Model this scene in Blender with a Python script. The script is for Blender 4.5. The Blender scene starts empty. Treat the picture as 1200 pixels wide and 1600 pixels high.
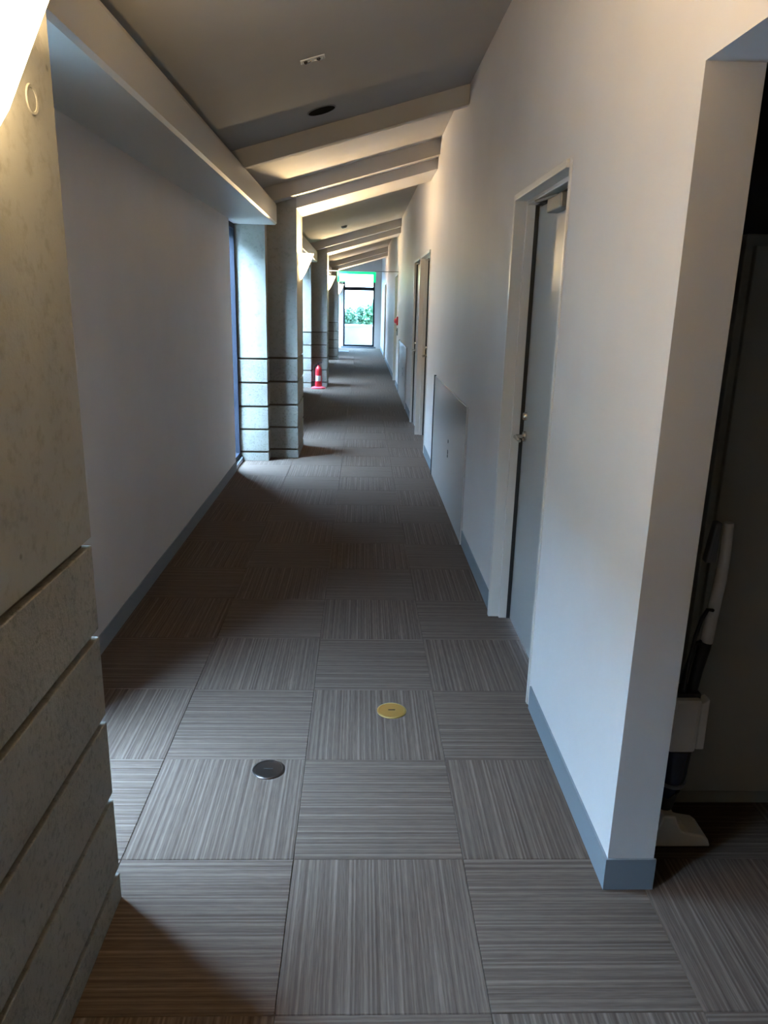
import bpy, bmesh, math, random
from mathutils import Vector, Matrix
random.seed(7)
S = bpy.context.scene
COL = S.collection

# ------------------------------------------------------------ camera
# solved from the 0.5 m carpet-tile grid, wall lines and verticals (image taken as 1200x1600)
F_PX, YAW, PITCH, ROLL, CAM_H = 1171.25, 0.03594, 0.27216, 0.02377, 1.579
cd = bpy.data.cameras.new('camera'); cam = bpy.data.objects.new('camera', cd); COL.objects.link(cam)
cd.sensor_fit = 'VERTICAL'; cd.sensor_height = 36.0; cd.lens = F_PX / 1600 * 36.0
cd.clip_start = 0.03; cd.clip_end = 300
fw = Vector((math.sin(YAW)*math.cos(PITCH), math.cos(YAW)*math.cos(PITCH), -math.sin(PITCH)))
rt = Vector((math.cos(YAW), -math.sin(YAW), 0)); up = rt.cross(fw)
r2 = rt*math.cos(ROLL) + up*math.sin(ROLL); u2 = up*math.cos(ROLL) - rt*math.sin(ROLL)
m = Matrix((r2, u2, -fw)).transposed().to_4x4(); m.translation = (0, 0, CAM_H)
cam.matrix_world = m
S.camera = cam

# ------------------------------------------------------------ sky, exposure
W = bpy.data.worlds.new('overcast_sky'); S.world = W; W.use_nodes = True
bg = W.node_tree.nodes['Background']
SKY = 142.0                                   # plain overcast sky: zenith three times as bright as the horizon
wn, wl = W.node_tree.nodes, W.node_tree.links
wtc = wn.new('ShaderNodeTexCoord'); wsp = wn.new('ShaderNodeSeparateXYZ'); wl.new(wtc.outputs['Generated'], wsp.inputs[0])
wmx = wn.new('ShaderNodeMath'); wmx.operation = 'MAXIMUM'; wmx.inputs[1].default_value = 0; wl.new(wsp.outputs['Z'], wmx.inputs[0])
wma = wn.new('ShaderNodeMath'); wma.operation = 'MULTIPLY_ADD'; wma.inputs[1].default_value = SKY*2/3; wma.inputs[2].default_value = SKY/3
wl.new(wmx.outputs[0], wma.inputs[0]); wl.new(wma.outputs[0], bg.inputs['Strength'])
bg.inputs['Color'].default_value = (0.42, 0.665, 1.0, 1)
S.view_settings.view_transform = 'Standard'; S.view_settings.look = 'None'
S.view_settings.gamma = 1.0; S.view_settings.use_curve_mapping = False
S.view_settings.exposure = 1.52
SCONCE_W = 52.0

# ------------------------------------------------------------ layout (metres)
RX = 0.71            # face of right wall
LX = -1.17           # face of left white wall
PX = -0.63           # corridor face of the pillars
OX = -0.915          # step between inner shaft and outer block of a pillar
PT, PS = 0.75, 0.17  # shaft thickness along the corridor, extra of the outer block each side
PY = [0.96, 7.70, 14.50, 21.50]     # near face of each shaft
GAP = 0.48           # window between outer block and white wall
END = 27.3; BACK = -4.0
SL = 0.287           # ceiling slope
CA, CB = 2.840, 2.800   # ceiling heights at x=0: bays, lowered first panel
def cz(a, x): return a + SL*x

# ------------------------------------------------------------ materials
def mat(name, col=(.5,.5,.5), rough=.6, metal=0.0, spec=.5):
    mt = bpy.data.materials.new(name); mt.use_nodes = True
    b = mt.node_tree.nodes['Principled BSDF']
    b.inputs['Base Color'].default_value = (*col, 1); b.inputs['Roughness'].default_value = rough
    b.inputs['Metallic'].default_value = metal; b.inputs['Specular IOR Level'].default_value = spec
    return mt
def nd(mt, t, **k):
    n = mt.node_tree.nodes.new(t)
    for a, v in k.items(): setattr(n, a, v)
    return n
def lk(mt, a, b): mt.node_tree.links.new(a, b)
def bsdf(mt): return mt.node_tree.nodes['Principled BSDF']
def ramp(mt, src, stops):
    r = nd(mt, 'ShaderNodeValToRGB'); e = r.color_ramp.elements
    while len(e) < len(stops): e.new(.5)
    for q, (p, c) in zip(e, stops): q.position = p; q.color = (*c, 1)
    lk(mt, src, r.inputs['Fac']); return r
def bump(mt, src, strength, dist=.01):
    b = nd(mt, 'ShaderNodeBump'); b.inputs['Strength'].default_value = strength; b.inputs['Distance'].default_value = dist
    lk(mt, src, b.inputs['Height']); lk(mt, b.outputs['Normal'], bsdf(mt).inputs['Normal'])
def noise(mt, coord, scale, detail=4, rough=.55):
    n = nd(mt, 'ShaderNodeTexNoise'); n.inputs['Scale'].default_value = scale
    n.inputs['Detail'].default_value = detail; n.inputs['Roughness'].default_value = rough
    lk(mt, coord, n.inputs['Vector']); return n
def speckled(name, c0, c1, scale, rough=.7, bstr=.0, bscale=200, bdist=.002, spec=.5):
    mt = mat(name, c0, rough, spec=spec); tc = nd(mt, 'ShaderNodeTexCoord')
    n = noise(mt, tc.outputs['Object'], scale)
    r = ramp(mt, n.outputs['Fac'], [(.3, c0), (.7, c1)]); lk(mt, r.outputs['Color'], bsdf(mt).inputs['Base Color'])
    if bstr: bump(mt, noise(mt, tc.outputs['Object'], bscale, 3).outputs['Fac'], bstr, bdist)
    return mt
M = {}
M['plaster'] = speckled('white_plaster', (.53,.500,.485), (.56,.530,.515), 2.5, .55, .10, 260, .002, .35)
M['ceilpaint'] = speckled('ceiling_paint', (.34,.318,.290), (.36,.338,.308), 2.0, .8, .06, 300, .002, .3)
M['beampaint'] = speckled('beam_paint', (.42,.395,.36), (.44,.415,.38), 2.0, .7, .05, 300, .002, .3)
M['fascia'] = mat('cream_satin_paint', (.47,.44,.385), .33)
M['frame_paint'] = mat('cream_gloss_frame', (.52,.49,.45), .28)
M['leaf_paint'] = mat('grey_door_paint', (.33,.335,.33), .30)
M['panel_paint'] = mat('glossy_panel_paint', (.49,.465,.45), .16)
M['base'] = mat('grey_vinyl_base', (.17,.19,.21), .75, 0, .2)
M['alu_dark'] = mat('dark_bronze_aluminium', (.010,.012,.020), .55, 0, .25)
M['alu_sill'] = mat('aluminium_sill', (.30,.33,.36), .35, .8)
M['steel'] = mat('brushed_steel', (.62,.61,.58), .25, 1.0)
M['dark_metal'] = mat('dark_bronze', (.06,.05,.045), .28, .85)
M['brass'] = mat('brass', (.50,.36,.12), .35, .9)
M['black_hole'] = mat('black_keyhole', (.01,.01,.01), .6)
M['closer'] = mat('grey_closer', (.16,.16,.155), .4, .4)
M['reflector'] = mat('chrome_reflector', (.85,.80,.70), .12, 1.0)
M['dark_louver'] = mat('dark_recess', (.008,.007,.006), .9, 0, .05)
M['cabinet'] = mat('olive_grey_cabinet', (.42,.41,.37), .55)
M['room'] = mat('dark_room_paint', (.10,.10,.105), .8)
M['white_plastic'] = mat('white_plastic', (.82,.80,.77), .35)
M['grey_plastic'] = mat('grey_plastic', (.20,.21,.23), .4)
M['black_plastic'] = mat('black_plastic', (.012,.012,.013), .4)
M['red_paint'] = mat('red_enamel', (.55,.02,.03), .3)
M['red_plastic'] = mat('red_plastic', (.62,.06,.09), .4)
M['rubber'] = mat('black_rubber', (.02,.02,.02), .6)
M['mat_grey'] = mat('grey_mat', (.10,.11,.13), .9)
M['white_glass_base'] = mat('white_metal', (.7,.68,.62), .4)
# smoked blue dust cup
mt = M['cup'] = mat('blue_smoked_plastic', (.012,.022,.06), .12)
# concrete: smooth fair-faced and rough bush-hammered
def concrete(name, c0, c1, dark, rough_str):
    mt = mat(name, c0, .78, spec=.3); tc = nd(mt, 'ShaderNodeTexCoord'); co = tc.outputs['Object']
    n1 = noise(mt, co, 3.0, 5, .6); n2 = noise(mt, co, 55 if rough_str > .4 else 26, 4, .65)
    r1 = ramp(mt, n1.outputs['Fac'], [(.3, c0), (.7, c1)])
    r2_ = ramp(mt, n2.outputs['Fac'], [(.30, dark), (.48, (1,1,1))])
    mx = nd(mt, 'ShaderNodeMixRGB', blend_type='MULTIPLY'); mx.inputs['Fac'].default_value = .75
    lk(mt, r1.outputs['Color'], mx.inputs['Color1']); lk(mt, r2_.outputs['Color'], mx.inputs['Color2'])
    v = nd(mt, 'ShaderNodeTexVoronoi'); v.inputs['Scale'].default_value = 9; lk(mt, co, v.inputs['Vector'])
    r3 = ramp(mt, v.outputs['Distance'], [(.03, (.45,.43,.40)), (.07, (1,1,1))])
    m2 = nd(mt, 'ShaderNodeMixRGB', blend_type='MULTIPLY'); m2.inputs['Fac'].default_value = .7
    lk(mt, mx.outputs['Color'], m2.inputs['Color1']); lk(mt, r3.outputs['Color'], m2.inputs['Color2'])
    lk(mt, m2.outputs['Color'], bsdf(mt).inputs['Base Color'])
    bump(mt, noise(mt, co, 70, 5, .7).outputs['Fac'], rough_str, .008)
    return mt
M['conc'] = concrete('fair_faced_concrete', (.245,.232,.200), (.30,.285,.245), (.72,.72,.70), .18)
M['conc_rough'] = concrete('hammered_concrete', (.195,.179,.148), (.26,.24,.20), (.50,.49,.47), .6)
M['conc_joint'] = mat('concrete_joint', (.075,.055,.036), .9)
M['conc_out'] = concrete('parapet_concrete', (.19,.19,.20), (.24,.24,.25), (.8,.8,.8), .1)
# carpet: stripes run along the tile's own y axis
def carpet():
    mt = mat('ribbed_carpet', (.15,.13,.12), .95, spec=.1); tc = nd(mt, 'ShaderNodeTexCoord'); oi = nd(mt, 'ShaderNodeObjectInfo')
    sep = nd(mt, 'ShaderNodeSeparateXYZ'); lk(mt, tc.outputs['Object'], sep.inputs[0])
    off = nd(mt, 'ShaderNodeMath', operation='MULTIPLY'); off.inputs[1].default_value = 37.0; lk(mt, oi.outputs['Random'], off.inputs[0])
    def stripes(sx, sy, detail):
        a = nd(mt, 'ShaderNodeMath', operation='MULTIPLY_ADD'); a.inputs[1].default_value = sx
        lk(mt, sep.outputs['X'], a.inputs[0]); lk(mt, off.outputs[0], a.inputs[2])
        b = nd(mt, 'ShaderNodeMath', operation='MULTIPLY'); b.inputs[1].default_value = sy; lk(mt, sep.outputs['Y'], b.inputs[0])
        c = nd(mt, 'ShaderNodeCombineXYZ'); lk(mt, a.outputs[0], c.inputs[0]); lk(mt, b.outputs[0], c.inputs[1])
        return noise(mt, c.outputs[0], 1.0, detail, .5)
    s1 = stripes(95, .5, 1); s2 = stripes(260, 14, 2)
    r1 = ramp(mt, s1.outputs['Fac'], [(.30, (.059,.040,.030)), (.50, (.085,.061,.047)), (.70, (.130,.100,.082))])
    r2_ = ramp(mt, s2.outputs['Fac'], [(.25, (.7,.7,.7)), (.75, (1.15,1.15,1.15))])
    mx = nd(mt, 'ShaderNodeMixRGB', blend_type='MULTIPLY'); mx.inputs['Fac'].default_value = .8
    lk(mt, r1.outputs['Color'], mx.inputs['Color1']); lk(mt, r2_.outputs['Color'], mx.inputs['Color2'])
    lk(mt, mx.outputs['Color'], bsdf(mt).inputs['Base Color'])
    ad = nd(mt, 'ShaderNodeMath', operation='ADD'); lk(mt, s1.outputs['Fac'], ad.inputs[0]); lk(mt, s2.outputs['Fac'], ad.inputs[1])
    bump(mt, ad.outputs[0], .5, .003)
    return mt
M['carpet'] = carpet()
M['carpet_base'] = mat('carpet_backing', (.15,.13,.12), .95)
def pane_mat(name='window_glass', tint=(.92,.96,.95)):
    mt = bpy.data.materials.new(name); mt.use_nodes = True; nt = mt.node_tree; nt.nodes.remove(bsdf(mt))
    out = nt.nodes['Material Output']; t = nd(mt, 'ShaderNodeBsdfTransparent'); g = nd(mt, 'ShaderNodeBsdfGlossy'); g.inputs['Roughness'].default_value = .02
    t.inputs['Color'].default_value = tuple(c**.5 for c in tint) + (1,)     # crossed twice, once per face
    fr = nd(mt, 'ShaderNodeFresnel'); ge = nd(mt, 'ShaderNodeNewGeometry')
    mr = nd(mt, 'ShaderNodeMapRange'); mr.inputs['To Min'].default_value = 1.45; mr.inputs['To Max'].default_value = 1/1.45   # same reflectance on both faces of the pane
    lk(mt, ge.outputs['Backfacing'], mr.inputs['Value']); lk(mt, mr.outputs['Result'], fr.inputs['IOR']); mx = nd(mt, 'ShaderNodeMixShader')
    lk(mt, fr.outputs[0], mx.inputs[0]); lk(mt, t.outputs[0], mx.inputs[1]); lk(mt, g.outputs[0], mx.inputs[2]); lk(mt, mx.outputs[0], out.inputs['Surface'])
    return mt
M['glass'] = pane_mat()
M['dimming_glass'] = pane_mat('dimming_glass', (.22,.26,.245))  # tint added to dim the overexposed view outside the end window
def emit(name, col, strength):
    mt = mat(name, (.8,.8,.8), .4); b = bsdf(mt)
    b.inputs['Emission Color'].default_value = (*col, 1); b.inputs['Emission Strength'].default_value = strength
    return mt
M['shade'] = emit('lit_opal_glass', (1.0,.74,.40), 14.0)
M['sign_face'] = emit('lit_sign_face', (.26,1.0,.60), 3.4)
M['sign_green'] = emit('lit_sign_green', (.0,.50,.20), .55); bsdf(M['sign_green']).inputs['Base Color'].default_value = (.0,.25,.12,1)
def leafmat(name, c0, c1):
    mt = speckled(name, c0, c1, 1.6, .6); b = bsdf(mt); b.inputs['Transmission Weight'].default_value = 0
    return mt
M['leaf1'] = leafmat('pale_green_leaves', (.025,.09,.035), (.065,.155,.07))
M['leaf2'] = leafmat('mid_green_leaves', (.015,.05,.025), (.035,.095,.045))
M['hedge'] = speckled('dark_hedge_leaves', (.018,.026,.020), (.04,.052,.042), 9, .8)
M['gravel'] = speckled('grey_gravel', (.11,.11,.11), (.17,.17,.17), 30, .95)
M['bark'] = mat('bark', (.12,.09,.06), .9)
M['lawn'] = speckled('lawn', (.07,.11,.04), (.12,.17,.07), 6, .95)
M['paving'] = speckled('terrace_paving', (.42,.43,.44), (.50,.51,.52), 4, .8)

# ------------------------------------------------------------ builders
def box(bm, x0, x1, y0, y1, z0, z1):
    vs = [bm.verts.new(p) for p in ((x0,y0,z0),(x1,y0,z0),(x1,y1,z0),(x0,y1,z0),(x0,y0,z1),(x1,y0,z1),(x1,y1,z1),(x0,y1,z1))]
    for f in ((3,2,1,0),(4,5,6,7),(0,1,5,4),(1,2,6,5),(2,3,7,6),(3,0,4,7)): bm.faces.new([vs[i] for i in f])
    return vs
def prism_y(bm, prof, y0, y1):
    """polygon prof [(x,z)] (counter-clockwise seen from -y) extruded along y"""
    a = [bm.verts.new((x, y0, z)) for x, z in prof]; b = [bm.verts.new((x, y1, z)) for x, z in prof]
    n = len(prof); bm.faces.new(a); bm.faces.new(b[::-1])
    for i in range(n): bm.faces.new((a[i], b[i], b[(i+1) % n], a[(i+1) % n]))
def prism_z(bm, prof, z0, z1):
    a = [bm.verts.new((x, y, z0)) for x, y in prof]; b = [bm.verts.new((x, y, z1)) for x, y in prof]
    n = len(prof); bm.faces.new(a[::-1]); bm.faces.new(b)
    for i in range(n): bm.faces.new((a[i], a[(i+1) % n], b[(i+1) % n], b[i]))
def prism_x(bm, prof, x0, x1):
    a = [bm.verts.new((x0, y, z)) for y, z in prof]; b = [bm.verts.new((x1, y, z)) for y, z in prof]
    n = len(prof); bm.faces.new(a); bm.faces.new(b[::-1])
    for i in range(n): bm.faces.new((a[i], b[i], b[(i+1) % n], a[(i+1) % n]))
def lathe(bm, prof, c=(0,0,0), seg=24, axis='z', a0=0, a1=2*math.pi):
    """prof [(r,h)] turned about an axis through c"""
    full = abs(a1-a0-2*math.pi) < 1e-6; n = seg if full else seg+1; rings = []
    for r, h in prof:
        ring = []
        for i in range(n):
            t = a0 + (a1-a0)*i/seg; u, v = r*math.cos(t), r*math.sin(t)
            p = {'z': (u, v, h), 'x': (h, u, v), 'y': (v, h, u)}[axis]
            ring.append(bm.verts.new((c[0]+p[0], c[1]+p[1], c[2]+p[2])))
        rings.append(ring)
    for a, b in zip(rings, rings[1:]):
        for i in range(n if full else n-1):
            j = (i+1) % n
            bm.faces.new((a[i], a[j], b[j], b[i]))
    return rings
def tube(bm, pts, rad, seg=10):
    pts = [Vector(p) for p in pts]; rads = rad if isinstance(rad, (list, tuple)) else [rad]*len(pts); rings = []
    for i, p in enumerate(pts):
        t = (pts[min(i+1, len(pts)-1)] - pts[max(i-1, 0)]).normalized()
        a = t.orthogonal().normalized() if i == 0 else (rings[-1][1] - t*rings[-1][1].dot(t)).normalized()
        b = t.cross(a)
        rings.append(([bm.verts.new(p + (a*math.cos(2*math.pi*k/seg) + b*math.sin(2*math.pi*k/seg))*rads[i]) for k in range(seg)], a))
    for (r0, _), (r1, _) in zip(rings, rings[1:]):
        for k in range(seg): bm.faces.new((r0[k], r0[(k+1) % seg], r1[(k+1) % seg], r1[k]))
    bm.faces.new(rings[0][0][::-1]); bm.faces.new(rings[-1][0])
def obj(name, bm, material, parent=None, bevel=0.0, smooth=False, loc=None, seg=2):
    bmesh.ops.recalc_face_normals(bm, faces=bm.faces)
    me = bpy.data.meshes.new(name); 
    if loc:                                    # move the origin to the thing's base
        for v in bm.verts: v.co -= Vector(loc)
    bm.to_mesh(me); bm.free(); me.materials.append(M[material] if isinstance(material, str) else material)
    o = bpy.data.objects.new(name, me); COL.objects.link(o)
    if loc: o.location = loc
    if smooth:
        for p in me.polygons: p.use_smooth = True
        try: me.set_sharp_from_angle(angle=math.radians(40))
        except Exception: pass
    if bevel:
        b = o.modifiers.new('bevel', 'BEVEL'); b.width = bevel; b.segments = seg; b.limit_method = 'ANGLE'
    if parent: join(o, parent)
    return o
def join(o, parent):
    o.parent = parent
    w = Vector((0,0,0))
    if parent.type == 'EMPTY': w = Vector(parent.location)      # a mesh part has its vertices in world space already
    o.matrix_parent_inverse = Matrix.Translation(-w)
def B(*boxes):
    bm = bmesh.new()
    for b in boxes: box(bm, *b)
    return bm
def thing(name, label, cat, loc, group=None):
    o = bpy.data.objects.new(name, None); COL.objects.link(o); o.location = loc; o.empty_display_size = .1
    tag(o, label, cat, group); return o
def tag(o, label, cat=None, group=None, kind=None):
    o['label'] = label
    if cat: o['category'] = cat
    if group: o['group'] = group
    if kind: o['kind'] = kind
    return o
def struct(o, label, cat=None): return tag(o, label, cat, kind='structure')

# ------------------------------------------------------------ floor and carpet tiles
floor = struct(obj('floor', B((-1.42, 2.6, BACK, END, -.12, -.007)), 'carpet_base'), 'corridor floor laid with grey brown striped carpet tiles', 'floor')
TX0, TY0, T = -0.1747, 1.351, 0.5
tile_meshes = {}
def tile_mesh(w, d):
    key = (round(w, 3), round(d, 3))
    if key not in tile_meshes:
        bm = bmesh.new(); c = .0014; g = .0004; hw, hd = w/2-g, d/2-g
        low = [bm.verts.new((x, y, -.007)) for x, y in ((-hw,-hd),(hw,-hd),(hw,hd),(-hw,hd))]
        mid = [bm.verts.new((x, y, -.0022)) for x, y in ((-hw,-hd),(hw,-hd),(hw,hd),(-hw,hd))]
        top = [bm.verts.new((x, y, 0)) for x, y in ((-hw+c,-hd+c),(hw-c,-hd+c),(hw-c,hd-c),(-hw+c,hd-c))]
        bm.faces.new(top); bm.faces.new(low[::-1])
        for a, b in ((low, mid), (mid, top)):
            for i in range(4): bm.faces.new((a[i], a[(i+1) % 4], b[(i+1) % 4], b[i]))
        me = bpy.data.meshes.new('carpet_tile'); bm.to_mesh(me); bm.free(); me.materials.append(M['carpet']); tile_meshes[key] = me
    return tile_meshes[key]
def put_tile(x0, x1, y0, y1, along_y):
    w, d = x1-x0, y1-y0
    o = bpy.data.objects.new('carpet_tile', tile_mesh(w, d) if along_y else tile_mesh(d, w)); COL.objects.link(o)
    o.location = ((x0+x1)/2, (y0+y1)/2, 0)
    if not along_y: o.rotation_euler.z = math.pi/2
    o.parent = floor
for r in range(-3, 52):
    y0 = TY0 + r*T; y1 = min(y0+T, END)
    if y1 - y0 < .02: continue
    for c in range(-2, 5):
        x0 = TX0 + c*T; x1 = x0+T
        if c >= 2 and not -2 <= r <= 2: continue
        if c == 1 and not -2 <= r <= 2: x1 = RX + .115
        put_tile(x0, x1, y0, y1, (c + r) % 2 == 0)

# ------------------------------------------------------------ ceiling
def slope_slab(bm, x0, x1, y0, y1, a_bot, a_top):
    prism_y(bm, [(x0, cz(a_bot, x0)), (x1, cz(a_bot, x1)), (x1, cz(a_top, x1)), (x0, cz(a_top, x0))], y0, y1)
bm = bmesh.new(); slope_slab(bm, -1.42, .90, BACK-.2, END+.2, CA, CA+.25)
ceiling = struct(obj('ceiling', bm, 'ceilpaint'), 'sloping grey plaster ceiling rising towards the right hand wall', 'ceiling')
bm = bmesh.new(); slope_slab(bm, LX, RX, PY[0]+PT+PS, 5.58, CB, CA); obj('ceiling_panel', bm, 'ceilpaint', ceiling)
bm = bmesh.new(); slope_slab(bm, LX, RX, 5.58, 5.66, CB-.124, CA); obj('smoke_barrier', bm, 'beampaint', ceiling, .004)

# ------------------------------------------------------------ walls
OPEN = (.45, 1.735, 2.08)                                        # doorway into the dark side room
DOORS = [(2.75, 3.65, 2.05), (8.08, 9.28, 2.10), (9.44, 10.30, 2.10), (15.15, 16.05, 2.10), (21.9, 22.8, 2.10)]
bm = bmesh.new(); y = BACK
for a, b, h in [OPEN] + DOORS:
    box(bm, RX, .84, y, a, -.02, 3.05); box(bm, RX, .84, a, b, h, 3.05); y = b
box(bm, RX, .84, y, END, -.02, 3.05)
bmesh.ops.remove_doubles(bm, verts=bm.verts, dist=1e-5)
struct(obj('wall_right', bm, 'plaster'), 'long white plaster wall with door openings along the corridor', 'wall')
# left: outer wall with window slots either side of every pillar
bays = []
prev = BACK
for py in PY:
    bays.append((prev, py-PS-GAP)); prev = py+PT+PS+GAP
ES = (END-1.0, END-.25)                 # unseen slot window by the end wall, added to brighten the far floor
bays += [(prev, ES[0]), (ES[1], END)]
bm = bmesh.new()
for a, b in bays: box(bm, -1.37, LX, a, b, -.02, 2.262)
box(bm, -1.37, LX, BACK, END, 2.262, cz(CA, LX)+.02)
struct(obj('wall_left', bm, 'plaster'), 'white plaster wall stretches between the concrete pillars', 'wall')
WX0, WX1, WZ0, WZ1 = -.62, .48, .06, 2.36
bm = bmesh.new()
box(bm, -1.37, WX0, END, END+.2, -.02, 2.75); box(bm, WX1, .84, END, END+.2, -.02, 3.2)
box(bm, WX0, WX1, END, END+.2, WZ1, 3.0); box(bm, WX0, WX1, END, END+.2, -.12, WZ0)
struct(obj('wall_end', bm, 'plaster'), 'white wall around the tall glazed opening at corridor end', 'wall')
struct(obj('wall_back', B((-1.37, .84, BACK-.2, BACK, -.02, 3.05)), 'plaster'), 'white wall closing the corridor before the tie hole pillar', 'wall')
# side room
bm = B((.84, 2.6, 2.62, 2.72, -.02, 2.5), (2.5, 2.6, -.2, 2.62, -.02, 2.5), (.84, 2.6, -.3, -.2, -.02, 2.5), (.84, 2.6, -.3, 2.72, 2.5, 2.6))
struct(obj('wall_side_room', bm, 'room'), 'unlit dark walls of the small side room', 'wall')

# baseboards
BH = .10
def segs(doors, y0, y1):
    out = []; y = y0
    for a, b in doors:
        if a > y: out.append((y, a))
        y = b
    out.append((y, y1)); return out
bl = [(RX-.006, RX, a, b, 0, BH) for a, b in segs([(BACK, 1.735), (2.71, 3.69), (4.86, 7.03), (8.04, 9.32), (9.40, 10.34), (11.6, 13.8), (15.11, 16.09), (21.86, 22.84)], BACK, END)]
bl.append((RX-.006, .846, 1.729, 1.735, 0, BH))
struct(obj('baseboard_right', B(*bl), 'base'), 'grey vinyl baseboard along the right wall', 'baseboard')
struct(obj('baseboard_left', B(*[(LX, LX+.006, a, b, 0, .09) for a, b in bays]), 'base'), 'grey vinyl baseboard along the left wall', 'baseboard')

# ------------------------------------------------------------ boxed soffits above the left wall
spans = [(BACK, PY[0]-PS)] + [(PY[i]+PT+PS, PY[i+1]-PS) for i in range(3)] + [(PY[3]+PT+PS, END)]
SOF = ['cream boxed soffit before the tie hole pillar', 'long cream boxed soffit over the nearest white wall', 'cream boxed soffit between the second and third pillars',
       'cream boxed soffit between the third and fourth pillars', 'cream boxed soffit beside the end window']
for i, (a, b) in enumerate(spans):
    prof = [(LX, 2.26), (-.815, 2.26), (-.800, 2.273), (-.800, 2.425), (-.806, 2.444), (-.822, 2.452), (LX, 2.452)]
    bm = bmesh.new(); prism_y(bm, prof, a, b)
    struct(obj('trim_%d' % (i+1), bm, 'fascia'), SOF[i], 'soffit')

# ------------------------------------------------------------ pillars
GZ = [.09, .32, .55, .785, 1.02]; GW = .020; GD = .018
def tplan(y0, y1, inset=0.0):
    i = inset
    return [(-1.40, y0-PS+i), (OX-i, y0-PS+i), (OX-i, y0+i), (PX-i, y0+i), (PX-i, y1-i), (OX-i, y1-i), (OX-i, y1+PS-i), (-1.40, y1+PS-i)]
PL = ['large concrete pillar with form tie hole beside the doorway', 'concrete pillar between the tie hole pillar and the extinguisher pillar',
      'concrete pillar with red fire extinguisher at its foot', 'farthest concrete pillar, nearest the end window']
for i, y0 in enumerate(PY):
    y1 = y0+PT; t = thing('concrete_pillar', PL[i], 'pillar', (-.9, y0+PT/2, 0), 'pillars along the window side')
    bm = bmesh.new(); prism_z(bm, tplan(y0, y1, GD), 0, 1.05); obj('core', bm, 'conc_joint', t)
    z = 0
    for g in GZ:
        bm = bmesh.new(); prism_z(bm, tplan(y0, y1), z, g-GW/2); obj('concrete_course', bm, 'conc_rough', t, .003)
        z = g+GW/2
    bm = bmesh.new()                                             # shaft: inner and outer part cut to the ceiling slope
    prism_y(bm, [(OX, z), (PX, z), (PX, cz(CA, PX)), (OX, cz(CA, OX))], y0, y1)
    prism_y(bm, [(-1.40, z), (OX, z), (OX, cz(CA, OX)), (-1.40, cz(CA, -1.40))], y0-PS, y1+PS)
    obj('shaft', bm, 'conc', t)
    for hy in (y0+.11, y1-.11):
        bm = bmesh.new(); lathe(bm, [(.0, -.004), (.019, -.004), (.021, .0015), (.026, .0025), (.028, 0)], (PX, hy, 1.935), 20, 'x'); obj('tie_hole', bm, 'conc', t, smooth=True)

# stepped beams over the pillars
BL = ['sloping stepped beam above the tie hole pillar', 'sloping stepped beam midway between tie hole pillar and extinguisher pillar',
      'sloping stepped beam over the extinguisher pillar', 'farthest sloping stepped beam near the end window']
for i, y0 in enumerate(PY):
    y1 = y0+PT; t = thing('ceiling_beam', BL[i], 'beam', (0, y0+PT/2, 2.6), 'stepped ceiling beams')
    bm = bmesh.new(); slope_slab(bm, OX, RX, y0-PS, y0, 2.706, CA); obj('flange', bm, 'beampaint', t)
    bm = bmesh.new(); slope_slab(bm, OX, RX, y1, y1+PS, 2.706, CA); obj('flange', bm, 'beampaint', t)
    bm = bmesh.new(); slope_slab(bm, PX, RX, y0, y1, 2.61, CA); obj('web', bm, 'beampaint', t)

# ------------------------------------------------------------ slot windows beside the pillars
WL = ['tie hole pillar', 'pillar after the tie hole pillar', 'extinguisher pillar', 'farthest pillar']
def slot_window(n, a, b, label):
    t = bpy.data.objects.new('window_%d' % n, None); COL.objects.link(t); t.location = (-1.27, (a+b)/2, 0)
    struct(t, label, 'window'); f = .045
    obj('window_frame', B((-1.32, -1.20, a, a+f, .04, 2.26), (-1.32, -1.20, b-f, b, .04, 2.26), (-1.32, -1.20, a+f, b-f, 2.215, 2.26), (-1.32, -1.20, a+f, b-f, .04, .085)), 'alu_dark', t)
    obj('pane', B((-1.264, -1.258, a+f, b-f, .085, 2.215)), 'glass', t)
    obj('window_sill', B((-1.37, LX, a, b, -.02, .04)), 'alu_sill', t)
    L = bpy.data.lights.new('sky_portal', 'AREA'); L.shape = 'RECTANGLE'; L.size = b-a-2*f; L.size_y = 2.13; L.cycles.is_portal = True
    lo = bpy.data.objects.new('sky_portal', L); COL.objects.link(lo); lo.parent = t
    lo.location = (-.06, 0, 1.15); lo.rotation_euler = (math.pi/2, 0, -math.pi/2)     # faces +x
for i, y0 in enumerate(PY):
    slot_window(2*i+1, y0-PS-GAP, y0-PS, 'tall narrow dark framed window on the near side of the ' + WL[i])
    slot_window(2*i+2, y0+PT+PS, y0+PT+PS+GAP, 'tall narrow dark framed window on the far side of the ' + WL[i])
slot_window(10, ES[0], ES[1], 'unseen tall narrow window added next to the end wall')
# end window
t = bpy.data.objects.new('window_9', None); COL.objects.link(t); t.location = (-.07, END, 0)
struct(t, 'tall dark framed glazed door with transom at the corridor end', 'window')
y0, y1, f = END+.04, END+.12, .06
obj('window_frame', B((WX0, WX0+f, y0, y1, WZ0, WZ1), (WX1-f, WX1, y0, y1, WZ0, WZ1), (WX0+f, WX1-f, y0, y1, WZ1-f, WZ1), (WX0+f, WX1-f, y0, y1, WZ0, WZ0+f)), 'alu_dark', t)
obj('transom', B((WX0+f, WX1-f, y0, y1, 1.97, 2.09)), 'alu_dark', t)
obj('pane', B((WX0+f, WX1-f, y0+.035, y0+.041, WZ0+f, 1.97)), 'dimming_glass', t)
obj('pane', B((WX0+f, WX1-f, y0+.035, y0+.041, 2.09, WZ1-f)), 'dimming_glass', t)
obj('window_sill', B((WX0-.06, WX1+.06, END-.05, END+.2, 0, WZ0)), 'base', t)
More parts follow.
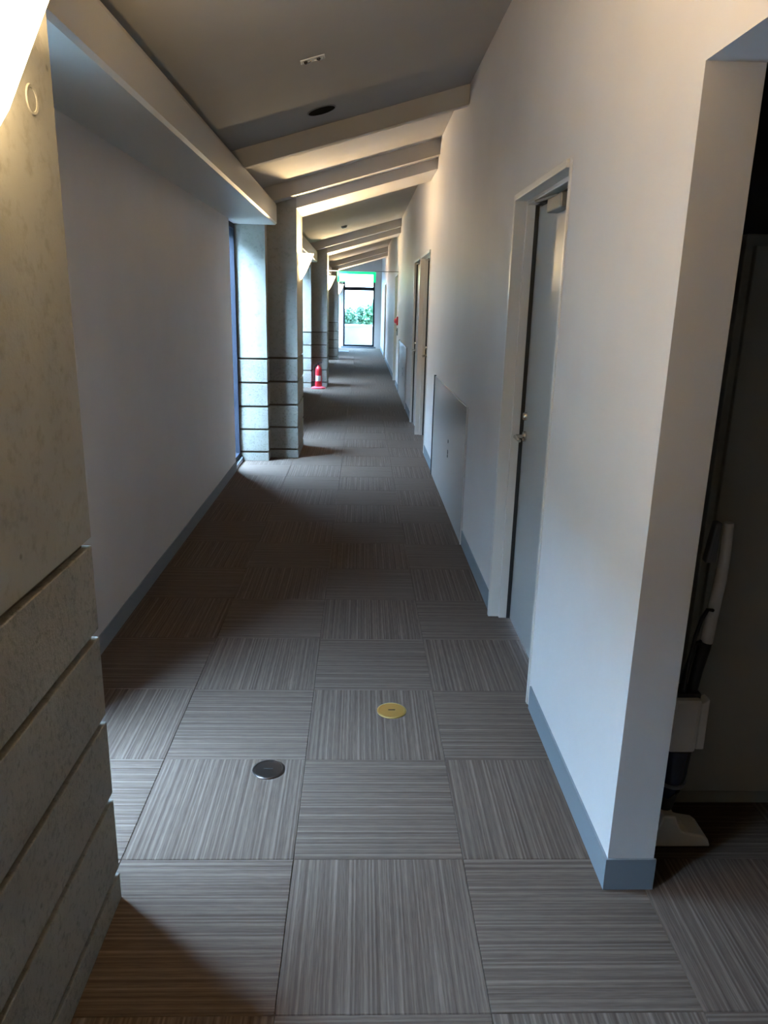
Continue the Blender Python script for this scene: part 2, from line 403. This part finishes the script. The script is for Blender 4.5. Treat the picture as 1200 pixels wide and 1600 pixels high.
L = bpy.data.lights.new('sky_portal', 'AREA'); L.shape = 'RECTANGLE'; L.size = WX1-WX0; L.size_y = WZ1-WZ0; L.cycles.is_portal = True
lo = bpy.data.objects.new('sky_portal', L); COL.objects.link(lo); lo.parent = t; lo.location = (0, .18, 1.2); lo.rotation_euler = (-math.pi/2, 0, 0)

# ------------------------------------------------------------ doors
DL = ['grey door with lever handle beside the side room opening', 'grey double width door past the low glossy panel', 'flush cream service door next to the double width door',
      'grey door just past the red alarm', 'grey door near the end window']
for i, (a, b, h) in enumerate(DOORS):
    t = bpy.data.objects.new('door_%d' % (i+1), None); COL.objects.link(t); t.location = (.76, (a+b)/2, 0); struct(t, DL[i], 'door')
    w = .035; xo = RX-.018; lx = .80 if i != 2 else .735
    bm = B((RX-.006, .84, a-.010, a+.012, 0, h+.016), (xo, .84, b-.012, b+.016, 0, h+.016), (xo, .84, a+.012, b-.012, h-.012, h+.016))
    box(bm, .745, lx+.03, b-.030, b-.012, 0, h-.012); box(bm, .745, lx+.03, a+.012, a+.030, 0, h-.012); box(bm, .745, lx+.03, a+.030, b-.030, h-.030, h-.012)
    obj('door_frame', bm, 'frame_paint', t, .003)
    leaf = obj('door_leaf', B((lx, lx+.038, a+.034, b-.046, .008, h-.040)), 'leaf_paint' if i != 2 else 'frame_paint', t, .002)
    obj('gap_seal', B((lx+.012, lx+.03, a+.028, b-.028, .006, h-.028)), 'rubber', t)
    obj('gasket', B((lx-.016, lx+.002, b-.034, b-.030, .0, h-.03), (lx-.012, lx+.002, a+.03, b-.034, h-.034, h-.030)), 'rubber', t)
    hy = b-.10
    bm = bmesh.new(); lathe(bm, [(0, -.012), (.024, -.012), (.026, -.004), (.026, 0)], (lx, hy, .975), 20, 'x')
    tube(bm, [(lx-.008, hy, .975), (lx-.045, hy, .975), (lx-.052, hy-.012, .975), (lx-.052, hy-.11, .972)], [.010, .010, .0095, .008], 10)
    obj('lever_handle', bm, 'steel', leaf, smooth=True)
    bm = bmesh.new(); lathe(bm, [(0, -.016), (.016, -.016), (.020, -.010), (.021, 0)], (lx, hy+.01, 1.07), 18, 'x'); obj('deadbolt', bm, 'steel', leaf, smooth=True)
    if i != 2:
        obj('door_closer', B((lx-.05, lx, a+.28, a+.50, h-.105, h-.050)), 'closer', leaf, .006)
        bm = bmesh.new(); tube(bm, [(lx-.03, a+.40, h-.045), (lx-.06, a+.66, h-.040), (lx-.01, b-.20, h-.036)], .007, 8); obj('closer_arm', bm, 'closer', leaf)

# low glossy access panels
def access_panel(a, b, label):
    t = thing('access_panel', label, 'panel', (RX-.008, (a+b)/2, 0), 'low access panels')
    obj('panel_sheet', B((RX-.013, RX-.001, a, b, .004, .935)), 'panel_paint', t, .002)
    obj('panel_trim', B((RX-.020, RX-.001, b, b+.022, .0, .945)), 'black_hole', t)
    obj('panel_edge', B((RX-.0145, RX-.001, a-.006, a, .0, .94)), 'panel_paint', t)
    ky = a+.92
    for z, r in ((.546, .016), (.462, .020), (.430, .014)):
        bm = bmesh.new(); lathe(bm, [(0, -.0155), (r*.8, -.0155), (r, -.012)], (RX-.001, ky, z), 16, 'x'); obj('keyhole', bm, 'black_hole', t)
access_panel(4.86, 7.02, 'low glossy access panel with dark keyholes beside the nearest grey door')
access_panel(11.6, 13.78, 'low glossy access panel between service door and red alarm')

# ------------------------------------------------------------ wall sconces
SLB = ['lit cone wall light on the tie hole pillar', 'lit opal cone light on pillar between tie hole and extinguisher pillars', 'lit opal cone wall light on the extinguisher pillar', 'lit opal cone wall light on the farthest pillar']
for i, y0 in enumerate(PY):
    yc = y0+PT/2; t = thing('wall_sconce', SLB[i], 'wall light', (PX, yc, 1.79), 'cone wall lights on the pillars')
    bm = bmesh.new(); R0, zt, zb = .14, 2.04, 1.79; N = 20
    def ring(r, z, x=PX+.004): return [bm.verts.new((x + r*math.sin(math.pi*k/N), yc - r*.86*math.cos(math.pi*k/N), z)) for k in range(N+1)]
    rs = [ring(.012, zb), ring(.06, zb+.075), ring(R0, zt), ring(R0-.006, zt), ring(.052, zb+.078), ring(.008, zb+.012)]
    for a, b in zip(rs, rs[1:]):
        for k in range(N): bm.faces.new((a[k], a[k+1], b[k+1], b[k]))
    obj('lamp_shade', bm, 'shade', t, smooth=True)
    obj('back_plate', B((PX, PX+.006, yc-.05, yc+.05, 1.83, 2.0)), 'white_glass_base', t)
    bm = bmesh.new(); lathe(bm, [(0, .03), (.014, .026), (.018, .01), (.012, -.015), (.010, -.05), (0, -.05)], (PX+.055, yc, 1.95), 14); bl_ = obj('bulb', bm, 'shade', t, smooth=True)
    L = bpy.data.lights.new('sconce_light', 'POINT'); L.energy = SCONCE_W; L.color = (1.0, .72, .38); L.shadow_soft_size = .03
    lo = bpy.data.objects.new('sconce_light', L); COL.objects.link(lo); lo.location = (PX+.07, yc, 2.02); join(lo, t)

# ------------------------------------------------------------ exit sign on a rail across the corridor
t = thing('exit_sign', 'glowing green and white exit sign hung across the corridor', 'sign', (-.09, 15.05, 2.15))
SX0, SX1, SZ0, SZ1, SY = -.46, .28, 1.945, 2.14, 15.02
obj('sign_box', B((SX0, SX1, SY, SY+.06, SZ0, SZ1)), 'sign_green', t, .006)
for q in (SY-.004, SY+.06): obj('sign_face', B((SX0+.045, SX1-.050, q, q+.004, SZ0+.012, SZ1-.048)), 'sign_face', t)
bm = bmesh.new(); tube(bm, [(PX, SY+.03, 2.15), (SX0+.02, SY+.03, 2.145)], .006, 8); obj('conduit', bm, 'closer', t)
bm = bmesh.new(); tube(bm, [(SX1-.02, SY+.03, 2.15), (RX, SY+.03, 2.155)], .006, 8); obj('conduit', bm, 'closer', t)

# ------------------------------------------------------------ ceiling fittings
NRM = Vector((SL, 0, -1)).normalized()
def slope_place(o, x, y, a):
    o.location = (x, y, cz(a, x)); o.rotation_euler = (0, -math.atan(SL), 0)
t = thing('twin_spotlight', 'small twin spotlight recessed in the ceiling with shiny reflectors', 'ceiling light', (0,0,0))
def local(name, bm, m_, par, **k): o = obj(name, bm, m_, None, **k); o.parent = par; return o
bm = bmesh.new(); box(bm, -.062, .062, -.030, .030, -.004, .002); local('trim_plate', bm, 'white_glass_base', t, bevel=.002)
for sx in (-.033, .033):
    bm = bmesh.new(); lathe(bm, [(.027, -.006), (.024, -.006), (.016, .0005), (.0, .001)], (sx, 0, -.001), 20); local('reflector', bm, 'reflector', t, smooth=True)
    bm = bmesh.new(); bmesh.ops.create_uvsphere(bm, u_segments=12, v_segments=8, radius=.010, matrix=Matrix.Translation((sx-.004, 0, -.006))); local('lamp', bm, 'dark_metal', t, smooth=True)
slope_place(t, -.255, 4.165, CB)
t = thing('round_downlight', 'round dark unlit downlight in the ceiling', 'ceiling light', (0,0,0))
bm = bmesh.new(); lathe(bm, [(.094, .001), (.094, -.003), (.088, -.004), (.086, .0)], (0,0,0), 32); local('trim_ring', bm, 'closer', t, smooth=True)
bm = bmesh.new(); lathe(bm, [(.085, -.004), (.06, -.002), (.0, -.001)], (0,0,0), 32); local('baffle', bm, 'dark_louver', t, smooth=True)
slope_place(t, -.262, 5.18, CB)
t = thing('smoke_detector', 'small round smoke detector on the ceiling', 'detector', (0,0,0))
bm = bmesh.new(); lathe(bm, [(.05, .001), (.05, -.018), (.035, -.035), (0, -.037)], (0,0,0), 20); local('housing', bm, 'closer', t, smooth=True)
slope_place(t, -.29, 12.9, CA)

# ------------------------------------------------------------ floor outlets
def floor_cap(x, y, r, m_, label):
    t = thing('floor_outlet', label, 'floor outlet', (x, y, 0), 'round floor outlets')
    bm = bmesh.new(); lathe(bm, [(r, 0), (r, .003), (r-.004, .006), (r-.008, .006), (r-.009, .004)], (x, y, 0), 36); obj('rim', bm, m_, t, smooth=True)
    bm = bmesh.new(); lathe(bm, [(r-.009, .0042), (r*.4, .0052), (0, .0055)], (x, y, 0), 36); c = obj('cover', bm, m_, t, smooth=True)
    bm = bmesh.new(); box(bm, x-.014, x+.014, y-.003, y+.003, .0050, .0062); obj('slot', bm, 'black_hole', c)
floor_cap(-.299, 2.288, .056, 'dark_metal', 'dark bronze round floor outlet in the carpet')
floor_cap(.146, 2.683, .059, 'brass', 'brass round floor outlet in the carpet')

# ------------------------------------------------------------ side room: cabinet and stick vacuum
t = thing('storage_cabinet', 'dark grey storage cabinet in the side room', 'cabinet', (1.5, 2.3, 0))
obj('body', B((1.035, 2.0, 2.11, 2.58, 0, 1.78)), 'cabinet', t, .004)
for a, b in ((1.055, 1.51), (1.516, 1.98)):
    d = obj('cabinet_door', B((a, b, 2.09, 2.11, .06, 1.75)), 'cabinet', t, .003)
    hx = b-.05 if a < 1.2 else a+.05
    obj('handle', B((hx-.01, hx+.01, 2.075, 2.09, .95, 1.1)), 'closer', d, .003)
VY = 1.945
t = thing('stick_vacuum', 'white upright stick vacuum with dark blue dust cup', 'vacuum cleaner', (1.0, VY, 0))
bm = bmesh.new(); prism_y(bm, [(.875, .004), (1.088, .004), (1.078, .030), (1.060, .044), (1.015, .052), (.992, .060), (.978, .085), (.968, .112), (.930, .112), (.92, .08), (.905, .055), (.88, .045)], VY-.05, VY+.05); obj('floor_head', bm, 'white_plastic', t, .006)
bm = bmesh.new(); tube(bm, [(.947, VY, .09), (.955, VY, .14), (.964, VY, .19)], [.020, .024, .03], 14); obj('neck', bm, 'black_plastic', t, smooth=True)
bm = bmesh.new(); tube(bm, [(.950, VY, .155), (.954, VY, .185), (.958, VY, .235), (.960, VY, .325)], [.024, .036, .043, .046], 20); obj('dust_cup', bm, 'cup', t, smooth=True)
bm = bmesh.new(); tube(bm, [(.958, VY, .200), (.9585, VY, .212)], [.0425, .0445], 20); obj('cup_ring', bm, 'grey_plastic', t, smooth=True)
bm = bmesh.new(); prism_z(bm, [(.915, VY-.045), (1.0, VY-.045), (1.006, VY), (1.0, VY+.045), (.915, VY+.045)], .325, .500); obj('motor_body', bm, 'white_plastic', t, .012)
bm = bmesh.new(); prism_y(bm, [(1.010, .322), (1.036, .322), (1.034, .487), (1.010, .470)], VY-.02, VY+.02); obj('side_grip', bm, 'white_plastic', t, .004)
bm = bmesh.new(); box(bm, 1.0, 1.012, VY-.01, VY+.01, .40, .45); obj('grip_bracket', bm, 'grey_plastic', t)
bm = bmesh.new(); tube(bm, [(.983, VY, .49), (.990, VY, .57), (1.004, VY, .662)], [.015, .016, .018], 14); tube(bm, [(.952, VY, .500), (.957, VY, .56), (.974, VY, .655), (.995, VY, .662)], .008, 8); box(bm, .93, .998, VY-.03, VY+.03, .497, .512); obj('lower_handle', bm, 'black_plastic', t, smooth=True)
bm = bmesh.new(); tube(bm, [(1.005, VY, .655), (1.010, VY, .74), (1.019, VY, .85), (1.021, VY, .93), (1.018, VY, 1.019)], [.0165, .0165, .016, .0145, .0135], 14); obj('handle_tube', bm, 'white_plastic', t, smooth=True)
bm = bmesh.new(); prism_y(bm, [(.970, .90), (1.000, .90), (1.003, 1.018), (.985, 1.018)], VY+.0, VY+.03); obj('battery_grip', bm, 'grey_plastic', t, .005)
bm = bmesh.new(); tube(bm, [(1.004, VY-.012, .765), (.985, VY-.02, .770), (.972, VY-.022, .745), (.960, VY-.022, .69), (.953, VY-.02, .60), (.952, VY-.015, .51)], .0055, 8); obj('power_cord', bm, 'black_plastic', t, smooth=True)

# ------------------------------------------------------------ far small things
ex, ey = -.775, 14.235
t = thing('fire_extinguisher', 'red fire extinguisher standing at the foot of the pillar', 'extinguisher', (ex, ey, 0))
bm = bmesh.new(); lathe(bm, [(0, .03), (.060, .03), (.064, .045), (.064, .33), (.055, .37), (.030, .40), (.022, .41), (.022, .43), (0, .43)], (ex, ey, 0), 24); obj('cylinder', bm, 'red_paint', t, smooth=True)
bm = bmesh.new(); lathe(bm, [(0, 0), (.135, 0), (.135, .018), (.11, .03), (.07, .036), (0, .036)], (ex, ey, 0), 28); obj('stand', bm, 'red_plastic', t, smooth=True)
bm = bmesh.new(); box(bm, ex-.012, ex+.012, ey-.012, ey+.012, .43, .455); prism_y(bm, [(ex-.02, .455), (ex+.07, .475), (ex+.07, .485), (ex-.02, .475)], ey-.01, ey+.01); obj('valve_handle', bm, 'black_plastic', t)
bm = bmesh.new(); tube(bm, [(ex-.02, ey, .445), (ex-.075, ey-.01, .42), (ex-.085, ey-.02, .33), (ex-.075, ey-.03, .16)], .010, 8); obj('hose', bm, 'black_plastic', t, smooth=True)
bm = bmesh.new(); lathe(bm, [(.0645, .14), (.0650, .14), (.0650, .24), (.0645, .24)], (ex, ey, 0), 12, 'z', -math.pi*.75, -math.pi*.25); obj('label_plate', bm, 'white_plastic', t)
t = thing('fire_alarm', 'red fire alarm button on the right wall before a door', 'alarm', (RX, 14.75, 1.25))
obj('backing_plate', B((RX-.03, RX, 14.66, 14.86, 1.17, 1.33)), 'red_paint', t, .008)
bm = bmesh.new(); lathe(bm, [(0, -.065), (.03, -.062), (.045, -.045), (.05, -.03), (.05, -.02)], (RX-.01, 14.76, 1.25), 20, 'x'); obj('lamp_dome', bm, 'red_plastic', t, smooth=True)
t = thing('call_panel', 'slim dark wall plate below the red alarm', 'wall plate', (RX, 14.75, 1.05))
obj('plate', B((RX-.02, RX, 14.72, 14.80, .98, 1.12)), 'grey_plastic', t, .004)
obj('button', B((RX-.026, RX-.02, 14.745, 14.775, 1.06, 1.09)), 'black_plastic', t)
t = thing('floor_mat', 'small grey floor mat beside the farthest pillar', 'mat', (-.62, 25.2, 0))
obj('pile', B((-.88, -.40, 24.9, 25.7, .0, .012)), 'mat_grey', t, .004)
obj('edging', B((-.90, -.38, 24.88, 24.9, 0, .009), (-.90, -.38, 25.7, 25.72, 0, .009), (-.90, -.88, 24.9, 25.7, 0, .009), (-.40, -.38, 24.9, 25.7, 0, .009)), 'rubber', t)

# ------------------------------------------------------------ outside
struct(obj('ground', B((-60, 60, -30, 90, -.5, -.13)), 'gravel'), 'grey gravel ground outside the building', 'ground')
struct(obj('terrace', B((-3, 3.5, END+.2, 29.6, -.13, -.02)), 'paving'), 'pale paved terrace outside the end window', 'terrace')
struct(obj('added_canopy', B((-3, 3.5, END+.2, 29.9, 3.0, 3.2)), 'ceilpaint'), 'unseen flat roof added to shade the terrace and parapet', 'added_canopy')  # unseen roof, added to keep skylight off the terrace and parapet
t = thing('parapet', 'pale concrete parapet outside the end window', 'parapet', (0, 29.3, 0))
obj('parapet_wall', B((-3, 3.5, 29.2, 29.4, -.13, .70)), 'conc_out', t)
obj('coping', B((-3, 3.5, 29.15, 29.45, .70, .76)), 'paving', t, .008)
# clipped hedge beyond the window side: it shades the low sky
def hedge(y0, y1, label):
    rnd = random.Random(int(y0*10)); bm = bmesh.new(); ny, na = 28, 14; rows = []
    prof = [(-3.6, -.14), (-3.55, .8), (-3.5, 1.8), (-3.5, 2.8), (-3.65, 3.6), (-4.0, 3.9), (-4.5, 3.9), (-4.9, 3.2), (-5.0, 1.5), (-5.0, -.14)]
    for i in range(ny+1):
        y = y0 + (y1-y0)*i/ny
        rows.append([bm.verts.new((x+rnd.uniform(-.09, .09), y, z+(rnd.uniform(-.09, .09) if 0 < k < len(prof)-1 else 0))) for k, (x, z) in enumerate(prof)])
    for a, b in zip(rows, rows[1:]):
        for k in range(len(prof)-1): bm.faces.new((a[k], b[k], b[k+1], a[k+1]))
    bm.faces.new(rows[0]); bm.faces.new(rows[-1][::-1])
    tag(obj('hedge', bm, 'hedge'), label, 'hedge', 'clipped hedges beyond the windows')
HEDGES = ['clipped green hedge outside the bay before the tie hole pillar', 'clipped green hedge outside the nearest white wall', 'clipped green hedge outside the second bay of windows',
          'clipped green hedge outside the third bay of windows', 'clipped green hedge outside the bay by the end window']
for k, (a, b) in enumerate(((-7, .9), (1.0, 8.0), (8.1, 14.8), (14.9, 21.8), (21.9, 28.5))): hedge(a, b, HEDGES[k])
def shrub(x, y, h, w, m_, label, n, seed):
    rnd = random.Random(seed); t = thing('leafy_shrub', label, 'shrub', (x, y, -.13), 'shrubs beyond the parapet')
    bm = bmesh.new()
    for k in range(6):
        a = rnd.uniform(0, 6.28); d = rnd.uniform(.1, .45)*w
        tube(bm, [(x, y, -.14), (x+.3*d*math.cos(a), y+.3*d*math.sin(a), h*.35), (x+d*math.cos(a), y+d*math.sin(a), h*rnd.uniform(.6, .85))], [.04, .025, .008], 6)
    obj('stems', bm, 'bark', t)
    bm = bmesh.new(); blobs = [(x+rnd.uniform(-.6, .6)*w, y+rnd.uniform(-.5, .5)*w, h*rnd.uniform(.25, .85), rnd.uniform(.22, .42)*min(w, h*.6)) for _ in range(14)]
    for k in range(n):
        bx, by, bz, br = rnd.choice(blobs); v = Vector((rnd.gauss(0,1), rnd.gauss(0,1), rnd.gauss(0,1))).normalized()*br*rnd.uniform(.6, 1.05)
        c = Vector((bx, by, bz)) + v; s = rnd.uniform(.03, .065)
        u = Vector((rnd.gauss(0,1), rnd.gauss(0,1), rnd.gauss(0,1))).normalized(); q = u.orthogonal().normalized()
        vs = [bm.verts.new(c - u*s*1.6), bm.verts.new(c + q*s), bm.verts.new(c + u*s*1.6), bm.verts.new(c - q*s)]; bm.faces.new(vs)
    f = obj('foliage', bm, m_, t); f['kind'] = 'stuff'
shrub(.95, 31.7, 1.75, 1.0, 'leaf1', 'tall pale green shrub beyond the right end of the parapet', 5200, 1)
shrub(-.75, 31.2, 1.2, .8, 'leaf2', 'low darker green shrub behind the middle of the parapet', 4200, 2)
shrub(-2.7, 32.2, 1.2, 1.0, 'leaf1', 'low pale green shrub beyond the left end of the parapet', 3600, 3)
shrub(.25, 35.4, 1.45, 1.4, 'leaf2', 'large darker green shrub farthest from the parapet', 5200, 4)
